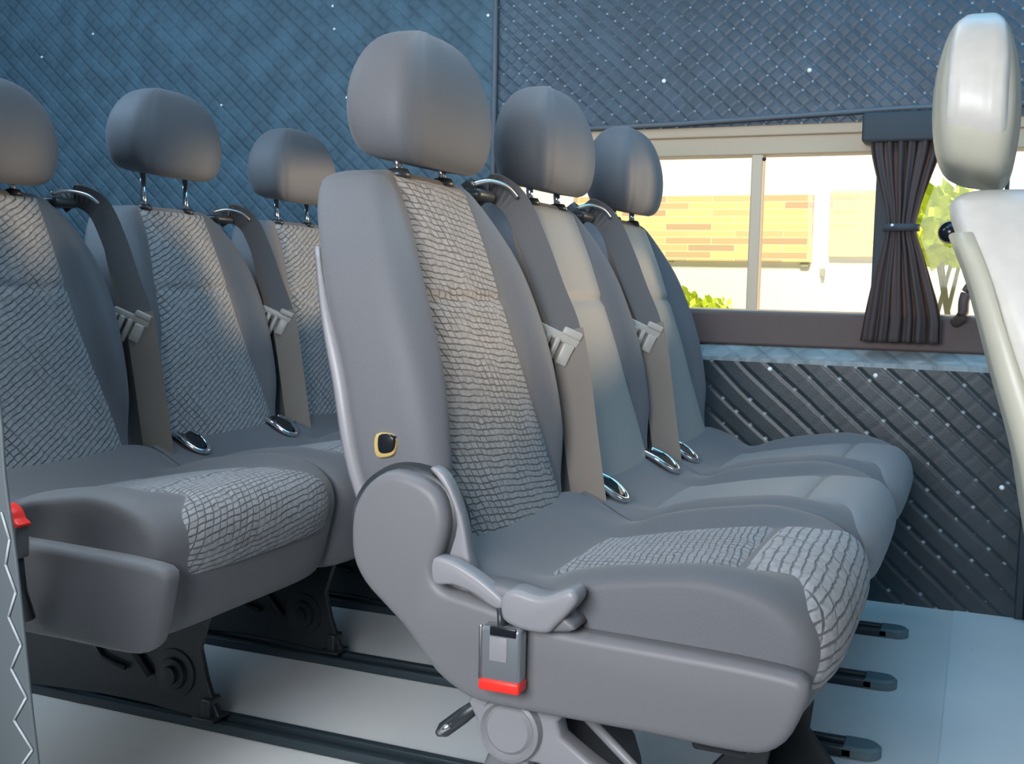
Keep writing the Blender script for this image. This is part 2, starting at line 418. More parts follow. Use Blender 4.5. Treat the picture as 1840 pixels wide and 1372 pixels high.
def make_seat(name, label, group, pos, opt):
    """opt: insert, cushion_insert, fabric, raise, cover, belt, rings, button, lower"""
    R = bpy.data.objects.new(name, None); COL.objects.link(R); R.empty_display_size = .1
    R.location = (pos[0]-.38, pos[1], 0)
    R['label'] = label; R['category'] = 'seat'
    if group: R['group'] = group
    fab = opt.get('fabric', MT['fabric']); NOSE[0] = .183 if opt.get('deep') else .213
    def fin(o): 
        for v in o.data.vertices: v.co.x += .38
        return o
    # --- backrest
    rings = []
    rings.append(back_ring(.352, .03)); rings.append(back_ring(.355, .012))
    z = .36
    while z < .826: rings.append(back_ring(z)); z += .012
    for k in range(1, 8):
        a = math.pi/2*k/7; rings.append(back_ring(.826+.020*math.sin(a), .032*(1-math.cos(a))))
    vs, fs = loft(rings)
    fin(new_obj('backrest', vs, fs, fab, R))
    # --- woven panel of the backrest
    nu, nv = 24, 66; vs = []; uv = []; fs = []
    for j in range(nv+1):
        z = .382+(.834-.382)*j/nv; hi = interp(HI, z); hw = interp(HW, z); yc = interp(YC, z)
        for i in range(nu+1):
            t = -1+2*i/nu; y = t*hi; e = min(1-abs(t), 1)*nu/2
            edge = sstep(0, 1.6, e)*sstep(-.5, 1.5, j)*sstep(-.5, 1.0, nv-j)
            seam = math.exp(-((z-.680)/.0045)**2)
            puff = .006*(1-t*t)
            x = back_front(y, z, hw)-.005+(.009+puff)*edge-.007*seam*edge
            vs.append(V3((x, yc+y, z+.004))); uv.append((y, (z-.395)*1.07))
    for j in range(nv):
        for i in range(nu):
            a = j*(nu+1)+i; fs.append((a, a+1, a+nu+2, a+nu+1))
    fin(new_obj('backrest_panel', vs, fs, opt['insert'], R, uvs=uv))
    # --- hard shell behind the backrest
    vs = []; fs = []; nr = 22; ztop = opt.get('shell_top', .745); zs = [.37+i*(ztop-.37)/26 for i in range(27)]
    ringsB = []
    for z in zs:
        hw = interp(HW, z)+.002; th = interp(TH, z); xf = interp(XF, z); yc = interp(YC, z)
        off = .010-.012*sstep(.60, ztop, z); ringsB.append([V3((xf-th-off-.010*(1-abs(-1+2*i/nr)**4)+ (0 if 0 < i < nr else .014), yc+(-1+2*i/nr)*hw, z)) for i in range(nr+1)]
                      + [V3((xf-th+.012, yc+(1-2*i/nr)*(hw-.012), z)) for i in range(nr+1)])
    fin(new_obj('back_shell', *loft(ringsB), opt.get('shell', MT['plastic_light']), R))
    # --- headrest
    up = opt.get('raise', .03)
    HRz = [(0,.052),(.012,.082),(.03,.103),(.06,.116),(.09,.119),(.12,.113),(.15,.098),(.17,.080),(.185,.058),(.193,.03)]
    HRd = [(0,.026),(.012,.038),(.03,.046),(.06,.052),(.09,.053),(.12,.050),(.15,.043),(.17,.035),(.185,.024),(.193,.010)]
    rings = []
    zz = [0,.004,.009,.016,.025,.037,.05,.065,.08,.095,.11,.125,.14,.152,.163,.172,.179,.185,.189,.192]
    HW_ = lambda t: interp([(0,.092),(.004,.106),(.012,.118),(.03,.129),(.06,.135),(.09,.133),(.12,.125),(.15,.107),(.17,.086),(.182,.064),(.189,.040),(.192,.012)], t)
    HD_ = lambda t: interp([(0,.034),(.004,.042),(.012,.049),(.03,.055),(.06,.059),(.09,.059),(.12,.055),(.15,.047),(.17,.038),(.182,.028),(.189,.018),(.192,.006)], t)
    hx = -.700+opt.get('hx', 0); hz = .822+up; hyc = .010
    for t in zz:
        w_, d_ = HW_(t), HD_(t); ring = []
        for i in range(64):
            a = 2*math.pi*i/64; c, s_ = math.cos(a), math.sin(a)
            lx, ly = sgp(c, 2/3.4), sgp(s_, 2/3.2)
            seamf = .0016*math.exp(-(((abs(ly)-.80)*w_)/.0025)**2) if lx > -.9 else 0
            x = hx+lx*(d_-seamf)*opt.get('hd', 1)+.012*(t-.09)*-1
            # front face gently hollowed, back fuller; bottom edge tucked forward
            ring.append(V3((x+(.006*abs(ly)**2 if lx > 0 else 0), hyc+ly*(w_-seamf), hz+.006+t*.89+.010*(1-t/.192)*(-lx)*.6)))
        rings.append(ring)
    hr = fin(new_obj('headrest', *loft(rings), opt.get('head_mat', fab), R))
    if opt.get('side_panel'):
        # patch of the near side, following the pad and slightly proud of it
        vs = []; fs = []; sel = rings[5:-3]; idx = list(range(38, 59))
        for j, rg in enumerate(sel):
            cx_ = sum((p.x for p in rg), 0)/len(rg); cz_ = rg[0].z
            for k, i in enumerate(idx):
                e = sstep(0, 1.5, min(k, len(idx)-1-k))*sstep(0, 1.5, min(j, len(sel)-1-j))
                p = rg[i]; fr = (k/(len(idx)-1)-.5)*2
                q = V3((cx_+fr*.036*opt.get('hd', 1)*1.15*min(1, .55+HD_(min(.19, zz[j+5]))/.059*.5), p.y, p.z))
                # y of the pad at that x
                best = min((r_ for r_ in rg if r_.y < hyc), key=lambda r_: abs(r_.x-q.x)); q.y = best.y-.0075*e+.004*(1-e)
                vs.append(q)
        n_ = len(idx)
        for j in range(len(sel)-1):
            for k in range(n_-1):
                a = j*n_+k; fs.append((a, a+1, a+n_+1, a+n_))
        vs = [v-V3((.38, 0, 0)) if False else v for v in vs]
        o = new_obj('side_panel', [v+V3((0, 0, 0)) for v in vs], fs, opt['side_panel'], hr)
        for v in o.data.vertices: v.co.x += 0
        o['label'] = 'smooth pale side panel of the headrest'
        if not opt.get('_x'): 
            for v in o.data.vertices: v.co.x += .38
    # --- posts
    for s_ in (-1, 1):
        fin(MB().tube([(-.700, .012+s_*.063, .835), (-.702, .012+s_*.063, .86), (-.705, .012+s_*.063, hz+.03)], .0058, 14).build('headrest_post', MT['chrome'], R, True))
        fin(MB().disc((-.700, .012+s_*.063, .838), [(.006, .012), (.012, .011), (.015, .006), (.016, 0)], 'Z', 20).build('post_collar', MT['plastic_dark'], R, True))
    # --- cushion
    n = len(CPS); ys = [-.222, -.2215, -.220, -.217, -.212, -.205, -.197, -.187, -.175, -.160, -.145, -.13, -.115, -.1, -.075, -.04, 0]
    ys = ys+[-y for y in ys[-2::-1]]
    dp = lambda p: V3((p.x, p.y, p.z-(.036*(1-sstep(.25, .33, p.z)) if opt.get('deep') else 0)))
    fin(new_obj('cushion', *loft([[dp(cush_pt(i, y)) for i in range(n)] for y in ys]), fab, R))
    # cushion insert wraps over the nose
    i0 = next(i for i in range(n) if CPS[i][0] > -.462 and CPS[i][1] > .34 and i > 12)
    i1 = next(i for i in range(n) if CPS[i][1] < .300 and CPS[i][0] > -.2)
    for (a_, b_, m_, nm) in ((i0, None, opt['cushion_insert'], 'cushion_panel'), (None, i1, opt.get('nose_insert', opt['cushion_insert']), 'nose_panel')):
        im = next(i for i in range(n) if CPS[i][0] > -.232 and CPS[i][1] > .34 and i > 12)
        a = a_ if a_ is not None else im; b = b_ if b_ is not None else im
        idx = list(range(a, b+1)); nu = 24; vs = []; uv = []; fs = []; d = 0
        for jj, i in enumerate(idx):
            hi = cush_hi(i); p0 = CPS[i-1]; p1 = CPS[(i+1) % n]
            nx, nz = -(p1[1]-p0[1]), (p1[0]-p0[0]); ll = math.hypot(nx, nz); nx /= ll; nz /= ll
            if jj: d += math.hypot(CPS[i][0]-CPS[i-1][0], CPS[i][1]-CPS[i-1][1])
            for k in range(nu+1):
                t = -1+2*k/nu; e = sstep(0, 1.6, (1-abs(t))*nu/2)*sstep(-.4, 1.2, jj)*sstep(-.4, 1.2, len(idx)-1-jj)
                p = cush_pt(i, t*hi); off = -.003+(.006+.003*(1-t*t))*e
                vs.append(p+V3((nx, 0, nz))*off); uv.append((t*hi, d+(0 if a_ is not None else .3)))
        for j in range(len(idx)-1):
            for k in range(nu):
                q = j*(nu+1)+k; fs.append((q, q+1, q+nu+2, q+nu+1))
        fin(new_obj(nm, vs, fs, m_, R, uvs=uv))
    # --- side cover with recliner dome, buckle, lever
    if opt.get('cover'):
        cov = smoothpoly(COVER, 3)
        if opt.get('deep'): cov = [(x+.035*sstep(-.45, -.15, x), z-.034*(1-sstep(.26, .31, z))*sstep(-.52, -.35, x)) for x, z in cov]
        y0 = -.250
        mb = MB().prism(cov, y0, -.215, r=.012, steps=5)
        cv = fin(mb.build('side_cover', opt.get('cover_mat', MT['plastic']), R, True))
        # recliner plate ring behind the dome
        ring = MB(); ring.disc((-.588, -.226, .430), [(.060, .03), (.070, .026), (.072, .012), (.070, 0), (.064, -.004)], 'Y', 48)
        o = fin(ring.build('recliner_plate', MT['plastic_dark'], R, True)); smooth_by_angle(o)
        pl = smoothpoly([(-.556,.500),(-.538,.494),(-.516,.450),(-.505,.400),(-.495,.370),(-.535,.368),(-.532,.40),(-.522,.44),(-.534,.475)], 3)
        fin(MB().prism(pl, -.232, -.212, r=.003, steps=2).build('hinge_strip', MT['plastic_light'], R, True))
        lev = smoothpoly([(-.532,.409),(-.509,.408),(-.483,.397),(-.463,.385),(-.449,.374),(-.452,.364),(-.464,.366),(-.482,.376),(-.508,.383),(-.531,.382)], 3)
        fin(MB().prism(lev, -.268, -.245, r=.004, steps=3).build('recline_lever', MT['plastic_light'], R, True))
        flap = smoothpoly([(-.450,.378),(-.436,.388),(-.405,.384),(-.375,.396),(-.366,.386),(-.374,.372),(-.388,.356),(-.399,.346),(-.426,.346),(-.449,.355)], 3)
        fin(MB().prism(flap, -.272, -.235, r=.007, steps=4).build('belt_flap', MT['plastic_light'], R, True))
        fin(MB().prism(smoothpoly([(-.50,.383),(-.46,.360),(-.41,.346),(-.37,.352),(-.40,.372),(-.45,.386)], 3), -.262, -.22, r=.004, steps=2).build('lever_socket', MT['plastic'], R, True))
        # buckle
        mb = MB().tube([(-.452, -.262, .365), (-.450, -.264, .352), (-.448, -.266, .340)], .010, 12, rx=.005)
        bs = fin(mb.build('buckle_stalk', MT['plastic_dark'], R, True))
        mb = MB().rbox((-.469, -.279, .289), (-.424, -.258, .348), .004)
        bk = fin(mb.build('buckle', MT['silver'], R, True))
        fin(MB().rbox((-.470, -.281, .279), (-.4235, -.257, .292), .003).build('red_button', MT['red'], bk, True))
        fin(MB().rbox((-.458, -.2802, .312), (-.438, -.2785, .338), .002).build('release_plate', MT['plastic_light'], bk, True))
        fin(MB().rbox((-.4705, -.2805, .290), (-.4665, -.2775, .349), .0015).build('case_edge', MT['chrome_dull'], bk, True))
        fin(MB().rbox((-.458, -.2803, .339), (-.428, -.277, .349), .002).build('buckle_slot', MT['black'], bk, True))
    if opt.get('button'):
        c = V3((-.621, -.207, .518))
        sq = lambda r: smoothpoly([(c.x-r, c.z-r*.95), (c.x-r, c.z+r), (c.x+r*.85, c.z+r), (c.x+r, c.z-r*.4), (c.x+r*.3, c.z-r)], 4)
        bt = fin(MB().prism(sq(.0125), c.y-.010, c.y+.012, r=.002, steps=2).build('release_button', MT['yellow'], R, True))
        bt['label'] = 'black square button in a yellow rim'
        fin(MB().prism([(x+.0025, z+.0025) for x, z in sq(.0098)], c.y-.0125, c.y+.006, r=.002, steps=2).build('button_face', MT['black'], bt, True))
    # --- belt at the far shoulder, hanging down between this seat and the next
    if opt.get('belt'):
        Y = .240
        g = fin(MB().rbox((-.735, .145, .826), (-.675, .205, .843), .008).build('belt_guide', MT['plastic_dark'], R, True))
        fin(MB().tube(densify([(-.69,.150,.848),(-.675,.175,.855),(-.66,.205,.850),(-.652,.225,.836)], 5), .0035, 10).build('guide_rim', MT['chrome_dull'], g, True))
        up_ = densify([(-.712, Y-.050, .835), (-.690, Y-.034, .850), (-.660, Y-.008, .830), (-.630, Y, .770), (-.600, Y, .700), (-.575, Y, .645), (-.566, Y-.002, .600)], 5)
        wv = (.8, .45, .25)
        vs, fs = strap(up_, wv, .044)
        st = fin(new_obj('seat_belt', vs, fs, MT['belt'], R, smooth=False))
        lo = densify([(-.572, Y-.004, .640), (-.560, Y-.004, .585), (-.548, Y, .50), (-.535, Y, .42), (-.522, Y, .345)], 5)
        vs, fs = strap(lo, wv, .052)
        fin(new_obj('lap_belt', vs, fs, MT['belt_tan'], st, smooth=False))
        lo = densify([(-.660, Y+.010, .800), (-.635, Y+.006, .72), (-.600, Y-.006, .635), (-.592, Y-.006, .600)], 5)
        vs, fs = strap(lo, wv, [.022]*16)
        fin(new_obj('return_belt', vs, fs, MT['belt_tan'], st, smooth=False))
        # tongue: two folded plastic loops
        tg = MB()
        Mx = Matrix.Translation(V3((-.582, Y-.012, .632))) @ Matrix.Rotation(math.radians(28), 4, 'Z') @ Matrix.Rotation(math.radians(24), 4, 'Y')
        t2 = MB(); t2.rbox((-.034, -.004, -.006), (.034, .006, .008), .003); t2.rbox((-.034, -.006, -.020), (-.022, .004, -.002), .003)
        t2.rbox((-.018, -.008, -.040), (-.008, .002, -.002), .003); t2.rbox((-.002, -.008, -.046), (.007, .002, -.002), .003); t2.rbox((.012, -.008, -.038), (.030, .002, -.004), .003)
        t2.rbox((.004, -.006, .006), (.034, .006, .018), .003)
        tg.add(([Mx @ v for v in t2.v], t2.f))
        o = fin(tg.build('belt_tongue', MT['tongue'], st, True)); smooth_by_angle(o, 40)
        a = MB().add(strap(densify([(-.545, Y+.012, .395), (-.528, Y+.014, .368), (-.505, Y+.012, .345)], 4), (.5, .3, .8), .012, .003))
        fin(a.build('belt_anchor', MT['chrome_dull'], st, True))
    # --- chrome rimmed anchor openings on the cushion roll
    for yy in opt.get('rings', ()):
        pts = [(-.545, yy-.022, .416), (-.520, yy-.026, .405), (-.497, yy-.018, .389), (-.488, yy, .383), (-.497, yy+.018, .389), (-.520, yy+.026, .405), (-.545, yy+.022, .416)]
        ag = fin(MB().tube(densify(pts, 6), .0052, 10).build('anchor_ring', MT['chrome'], R, True))
        cup = smoothpoly([(yy-.020, 0), (yy-.02, .7), (yy, 1), (yy+.02, .7), (yy+.02, 0)], 3)
        vs = [V3((-.548+.055*t, y, .415-.027*t*t+.002)) for y, t in cup]+[V3((-.548+.055*t, y, .415-.027*t*t-.012)) for y, t in cup]
        k = len(cup); fs = [tuple(range(k)), tuple(range(k, 2*k))]+[(i, (i+1) % k, k+(i+1) % k, k+i) for i in range(k)]
        fin(new_obj('anchor_cup', vs, fs, MT['black'], ag, smooth=False))
    # --- underframe
    for i, yy in enumerate(opt.get('legs', ())):
        pl = smoothpoly([(-.72,.025),(-.72,.18),(-.62,.24),(-.47,.258),(-.25,.258),(-.235,.20),(-.258,.13),(-.232,.045),(-.225,.020),(-.30,.020),(-.36,.024),(-.46,.024),(-.54,.020)], 2) if opt.get('plate') else \
            [(-.47,.258),(-.47,.225),(-.34,.035),(-.36,.02),(-.235,.02),(-.235,.04),(-.27,.10),(-.225,.225),(-.225,.258)]
        o = fin(MB().prism(pl, yy-.006, yy+.006, r=.002, steps=1).build('leg', MT['steel_dark'], R)); smooth_by_angle(o)
        if opt.get('plate'):
            b_ = MB().disc((-.305, yy-.006, .085), [(.001, -.022), (.014, -.020), (.015, -.012), (.024, -.011), (.026, -.004), (.038, -.003), (.040, .004)], 'Y', 32)
            smooth_by_angle(fin(b_.build('pivot_bolt', MT['steel_dark'], o)), 30)
            br = MB().tube([(-.50, yy-.012, .235), (-.35, yy-.012, .075)], .006, 8); br.tube([(-.40, yy-.012, .08), (-.45, yy-.012, .09), (-.52, yy-.012, .17)], .005, 8)
            fin(br.build('brace', MT['steel_dark'], o, True))
            fin(MB().rbox((-.262, yy-.022, .020), (-.222, yy+.022, .026), .002).rbox((-.250, yy-.016, .022), (-.232, yy+.016, .055), .004).build('rail_clamp', MT['steel_dark'], o, True))
    if opt.get('legs'):
        mb = MB().rbox((-.50, -.20, .215), (-.44, .20, .245), .006).rbox((-.26, -.20, .215), (-.20, .20, .245), .006)
        fin(mb.build('cross_tube', MT['steel_dark'], R, True))
    return R

F = MT['fabric']
X0, Y0 = 0, 1.32
seatA = make_seat('passenger_seat', 'grey fabric seat nearest the camera, hanging red-button buckle and black square button', None, (0, Y0),
    dict(insert=MT['ins_rows'], cushion_insert=MT['ins_cush'], nose_insert=MT['ins_ribs'], cover=True, belt=True, button=True, legs=(), **{'raise': .030}))
seatB = make_seat('passenger_seat', 'middle seat of the front row with tan-lit smooth backrest, belt strap crossing its near side', None, (0, Y0+.45),
    dict(insert=MT['ins_plain'], cushion_insert=MT['ins_plain_cush'], belt=True, rings=(-.155, .155), legs=(-.03,), **{'raise': .038}))
seatC = make_seat('passenger_seat', 'farthest seat of the front row, standing against the quilted panel below the window', None, (0, Y0+.90),
    dict(insert=MT['ins_plain'], cushion_insert=MT['ins_plain_cush'], rings=(-.155,), legs=(-.15, .18), **{'raise': .036}))
RX, RY = -.84, .04
seatD = make_seat('passenger_seat', 'rear row seat cut by the left edge of the photo, patterned backrest and cushion nose', None, (RX, Y0+RY),
    dict(insert=MT['ins_waves'], cushion_insert=MT['ins_cush'], nose_insert=MT['ins_cush'], cover=True, belt=True, legs=(.02,), plate=True, deep=True, cover_mat=MT['fabric'], **{'raise': .032}))
seatE = make_seat('passenger_seat', 'middle rear row seat with headrest raised on two bright posts and slanting wave pattern', None, (RX, Y0+RY+.45),
    dict(insert=MT['ins_waves'], cushion_insert=MT['ins_cush'], belt=True, rings=(-.13, .16), legs=(-.07,), plate=True, deep=True, **{'raise': .082}))
seatF = make_seat('passenger_seat', 'farthest rear row seat, mostly hidden behind the nearest front seat, dark headrest raised', None, (RX, Y0+RY+.90),
    dict(insert=MT['ins_waves'], cushion_insert=MT['ins_cush'], legs=(-.19, .14), plate=True, deep=True, **{'raise': .067}))
seatG = make_seat('front_seat', 'strongly lit seat, brightness put into its cream colour, seen side-on at the right edge of the photo, headrest above it', None, (.745, Y0-.02),
    dict(insert=MT['fabric_lit'], cushion_insert=MT['fabric_lit'], fabric=MT['fabric_lit'], shell=MT['shell_lit'], side_panel=MT['fabric_lit'], head_mat=MT['shell_lit'], cover=False, hx=-.065, hd=.72, shell_top=.80, **{'raise': .034}))
seatG.location.z = -.036

# pedestal of the nearest seat: moulded foot, pivot cap, height handle and braces
def fin0(o, p=seatA):
    for v in o.data.vertices: v.co.x += .38
    o.parent = p; return o
P = smoothpoly([(-.505,.245),(-.500,.215),(-.478,.180),(-.440,.168),(-.425,.180),(-.300,.120),(-.290,.150),(-.400,.215),(-.400,.250)], 3)
lg = fin0(MB().prism(P, -.215, -.185, r=.006, steps=3).build('pedestal_arm', MT['plastic_light'], None, True))
cap = fin0(MB().disc((-.458, -.205, .216), [(.001, -.020), (.024, -.021), (.028, -.017), (.032, -.022), (.036, -.020), (.038, -.010), (.040, .004)], 'Y', 40).build('pivot_cap', MT['plastic_light'], None)); smooth_by_angle(cap, 30)
P = smoothpoly([(-.56,.0),(-.53,.10),(-.50,.17),(-.44,.19),(-.38,.14),(-.36,.05),(-.34,.0)], 3)
ft = fin0(MB().prism(P, -.17, .02, r=.015, steps=3).build('pedestal_foot', MT['plastic'], None, True))
hd = fin0(MB().tube([(-.500, -.20, .234), (-.525, -.20, .212), (-.548, -.20, .192), (-.556, -.20, .186)], [.007, .009, .009, .004], 12).build('height_handle', MT['plastic_dark'], None, True))
fin0(MB().tube([(-.536, -.209, .203), (-.550, -.208, .192)], .004, 10).build('handle_inlay', MT['chrome_dull'], hd, True), hd)
fin0(MB().tube([(-.46, -.19, .235), (-.26, -.17, .06)], .008, 8).tube([(-.42, -.15, .24), (-.22, -.13, .06)], .006, 8).build('brace', MT['plastic_light'], None, True))
fin0(MB().rbox((-.50, -.20, .222), (-.44, .20, .247), .006).rbox((-.26, -.20, .222), (-.20, .20, .247), .006).build('cross_tube', MT['steel_dark'], None, True))
for yy in (.08,):
    fin0(smooth_by_angle(MB().prism([(-.30,.25),(-.27,.12),(-.34,.035),(-.36,.02),(-.18,.02),(-.18,.04),(-.225,.10),(-.20,.25)], yy-.006, yy+.006, r=.002, steps=1).build('leg', MT['steel_dark'])))
fin0(smooth_by_angle(MB().prism([(-.24,.25),(-.22,.14),(-.28,.03),(-.28,.02),(-.13,.02),(-.13,.035),(-.19,.11),(-.175,.25)], .20, .212, r=.002, steps=1).build('leg', MT['steel_dark'])))

# ------------------------------------------------------------------ seat rails
for i, y in enumerate((1.40, 1.74, 2.07, 2.40)):
    e = bpy.data.objects.new('seat_rail', None); COL.objects.link(e); e.location = (-1.2, y, 0)
    e['label'] = ['dark floor rail running along the near edge of the pale floor under the rear row', 'second floor rail from the door, ending under the nearest front seat',
                  'third floor rail, its rounded end showing on the blue-lit floor at mid height', 'farthest floor rail, rounded end nearest the quilted wall'][i]
    e['category'] = 'seat rail'
    mb = MB()
    xa, xb = -2.6, -.150
    mb.rbox((xa+1.2, -.026, 0), (xb+1.2, -.010, .016), .003, 2); mb.rbox((xa+1.2, .010, 0), (xb+1.2, .026, .016), .003, 2); mb.box((xa+1.2, -.012, 0), (xb+1.2, .012, .006))
    smooth_by_angle(mb.build('rail', MT['steel_teal'], e))
    pts = []
    for k in range(17):
        a = -math.pi/2+math.pi*k/16; pts.append((1.2-.135+.026*math.cos(a), .026*math.sin(a)))
    pts += [(1.2-.165, .026), (1.2-.165, -.026)]
    n = len(pts)
    vs = [V3((x, y_, .001)) for x, y_ in pts]+[V3((x, y_, .014)) for x, y_ in pts]+[V3(((x-1.055)*.86+1.055, y_*.84, .018)) for x, y_ in pts]
    fs = [tuple(range(n)), tuple(range(2*n, 3*n))]+[(j*n+k, j*n+(k+1) % n, (j+1)*n+(k+1) % n, (j+1)*n+k) for j in (0, 1) for k in range(n)]
    o = new_obj('rail_end', vs, fs, MT['rail_tip'], e, smooth=False); o['label'] = 'rounded grey end cap'

# ------------------------------------------------------------------ the van body
def struct(name, mb, m, smooth=False):
    return mb.build(name, m, None, smooth, 'structure')
WY = 2.70
struct('floor', MB().box((-3, .86, -.04), (-.028, 2.84, 0)), MT['floor'])
o = struct('floor_front', MB().box((-.028, .86, -.04), (1.7, 2.84, .0015)), MT['floor2'])
struct('ceiling', MB().box((-3, .80, 1.92), (1.7, 2.84, 1.98)), MT['ceiling'])
struct('wall_rear', MB().box((-3.06, .8, 0), (-3, 2.84, 1.92)), MT['q_rear'])
struct('wall_front', MB().box((1.7, .8, -.04), (1.76, 2.84, 1.92)), MT['shell'])
struct('wall_near', MB().box((-3, .80, -.04), (-.965, .86, 1.92)).box((.80, .80, -.04), (1.7, .86, 1.92)).box((-.965, .80, 1.88), (.80, .86, 1.92)), MT['shell'])
# far wall: quilted upper (front part and rear part), lower quilted panel, grey reveals
struct('wall_far', MB().box((-1.205, WY, 1.10), (1.7, WY+.08, 1.92)), MT['q_upper'])
struct('wall_far_rear', MB().box((-3, WY-.004, .0), (-1.205, WY+.08, 1.92)), MT['q_rear'])
struct('trim_1', MB().tube([(-1.206, WY-.006, .58), (-1.206, WY-.006, 1.25), (-1.212, WY-.007, 1.92)], .007, 8), MT['shell'], True)
struct('wall_far_lower', MB().box((-1.205, WY, 0), (1.7, WY+.08, .66)), MT['shell'])
pan = MB().box((-1.20, 2.655, 0), (.095, 2.70, .546))
struct('wall_far_panel', pan, MT['q_lower'])
vs = [(-1.2,2.654,.546),(.095,2.654,.552),(.095,2.70,.582),(-1.2,2.70,.576),(-1.2,2.654,.54),(.095,2.654,.54),(.095,2.70,.54),(-1.2,2.70,.54)]
new_obj('wall_far_ledge', vs, [(0,1,2,3),(4,5,6,7),(0,1,5,4),(1,2,6,5),(2,3,7,6),(3,0,4,7)], MT['q_ledge_lit'], smooth=False, kind='structure')
struct('trim_2', MB().rbox((.095, 2.645, -.02), (.115, 2.70, .60), .004), MT['steel_teal'])
struct('wall_far_step', MB().box((.115, 2.62, 0), (1.7, 2.70, .55)), MT['q_lower'])

# windows
def window(n, x0, x1, mull):
    e = bpy.data.objects.new('window_%d' % n, None); COL.objects.link(e); e.location = ((x0+x1)/2, WY, .66); e['kind'] = 'structure'
    def add(name, mb, m, sm=False):
        for v in mb.v: v -= e.location
        return mb.build(name, m, e, sm)
    fr = MB().rbox((x0, WY+.01, 1.032), (x1, WY+.07, 1.078), .004).rbox((x0, WY+.012, .650), (x1, WY+.06, .664), .003)
    fr.rbox((x0, WY+.012, .66), (x0+.02, WY+.06, 1.04), .003).rbox((x1-.012, WY+.012, .66), (x1, WY+.06, 1.04), .003)
    add('window_frame', fr, MT['reveal'])
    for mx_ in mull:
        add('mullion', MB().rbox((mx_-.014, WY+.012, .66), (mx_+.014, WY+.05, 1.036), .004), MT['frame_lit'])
    xs = [x0]+list(mull)+[x1]
    for a, b in zip(xs[:-1], xs[1:]):
        add('pane', MB().box((a+.004, WY+.034, .655), (b-.004, WY+.038, 1.04)), MT['glass'])
    return e
w1 = window(1, -1.17, -.225, [-.521])
w2 = window(2, -.195, 1.45, [.42])
o = MB().disc((-.505+.698, .012, 1.022-.66), [(.001, -.004), (.004, -.003), (.005, 0)], 'Y', 12).build('window_stud', MT['black'], w1, True)
# band above the windows, dark brown surround below, pillars beside them
struct('trim_3', MB().rbox((-1.205, WY+.003, 1.076), (1.7, WY+.075, 1.104), .004), MT['reveal'])
struct('trim_4', MB().rbox((-1.205, WY-.012, .578), (1.7, WY+.06, .656), .006), MT['sill_brown'])
struct('trim_5', MB().box((-1.205, WY, .65), (-1.165, WY+.08, 1.10)), MT['pillar'])
struct('trim_6', MB().box((1.448, WY, .65), (1.7, WY+.08, 1.10)), MT['shell'])
struct('trim_7', MB().rbox((-.245, WY-.010, .655), (-.170, WY+.07, 1.09), .006), MT['pillar'])
# soft tube along the lower edge of the upper quilt
struct('trim_8', MB().tube([(-1.20, WY-.002, 1.103), (-.72, WY-.008, 1.109), (-.42, WY-.012, 1.118), (-.2, WY-.015, 1.125), (0, WY-.015, 1.126), (.6, WY-.015, 1.126)], .006, 8), MT['shell'], True)

# pearl buttons in the quilting
bspots = [(-.406,1.222,'q'),(-.754,1.215,'q'),(-1.230,1.406,'q'),(-.460,.525,'l'),(-.222,.522,'l'),(.055,.289,'l'),(-1.652,1.214,'r'),(-1.700,1.464,'r'),(-1.694,1.402,'r'),(-2.074,1.211,'r'),(-2.761,1.388,'r'),(-2.553,1.445,'r'),(-1.10,1.48,'q')]
lab = ['white button in the quilted wall above the window, left of the curtain', 'white button in the quilted wall above the window, near the farthest headrest', 'white button beside the vertical wall seam behind the nearest headrest',
       'left white button under the ledge of the lower quilted panel', 'right white button under the ledge of the lower quilted panel', 'white button low on the lower panel beside the cream seat',
       'small white button in the blue quilting left of the nearest headrest', 'small white button at the top edge of the blue quilting', 'small white button just below the topmost one in the blue quilting',
       'small white button in the blue quilting above the middle rear headrest', 'faint white button at the upper left in the blue quilting', 'faint white button near the top left corner of the blue quilting',
       'white button right of the wall seam near the top edge of the photo']
for (x, z, k), lb in zip(bspots, lab):
    y = {'q': WY, 'l': 2.655, 'r': WY-.004}[k]; r = .0055 if k != 'r' else .004
    mb = MB().disc((0, 0, 0), [(.001, -.005), (r*.7, -.0045), (r, -.002), (r, .001)], 'Y', 14)
    o = mb.build('upholstery_button', MT['white_btn'], None, True); o.location = (x, y, z)
    o['label'] = lb; o['category'] = 'button'; o['group'] = 'buttons in the quilted walls'

# stitched trim standing in the doorway, lower left
TS = smoothpoly([(-.98,.66),(-.896,.62),(-.880,.569),(-.8745,.503),(-.862,.427),(-.852,.345),(-.845,.284),(-.8365,.222),(-.826,.14),(-.816,.05),(-.815,.0),(-.97,.0),(-.985,.66)], 4)
door = MB().prism(TS, .800, .804, r=.0015, steps=2).build('trim_9', MT['trim_strip'], None, True, 'structure')
th = MB(); zz = .47; k = 0; pts = []
edge = [(.0,-.815),(.05,-.816),(.14,-.826),(.222,-.8365),(.284,-.845),(.345,-.852),(.427,-.862),(.503,-.8745)]
while zz > .02:
    xe = interp(edge, zz); wdt = .004+.034*(1-zz/.50); pts.append((xe-(.003 if k % 2 else .003+wdt), .7985, zz)); k += 1; zz -= .026
for a, b in zip(pts[:-1], pts[1:]): th.tube([a, b], .0013, 6)
th.build('stitching', MT['thread'], door, True)

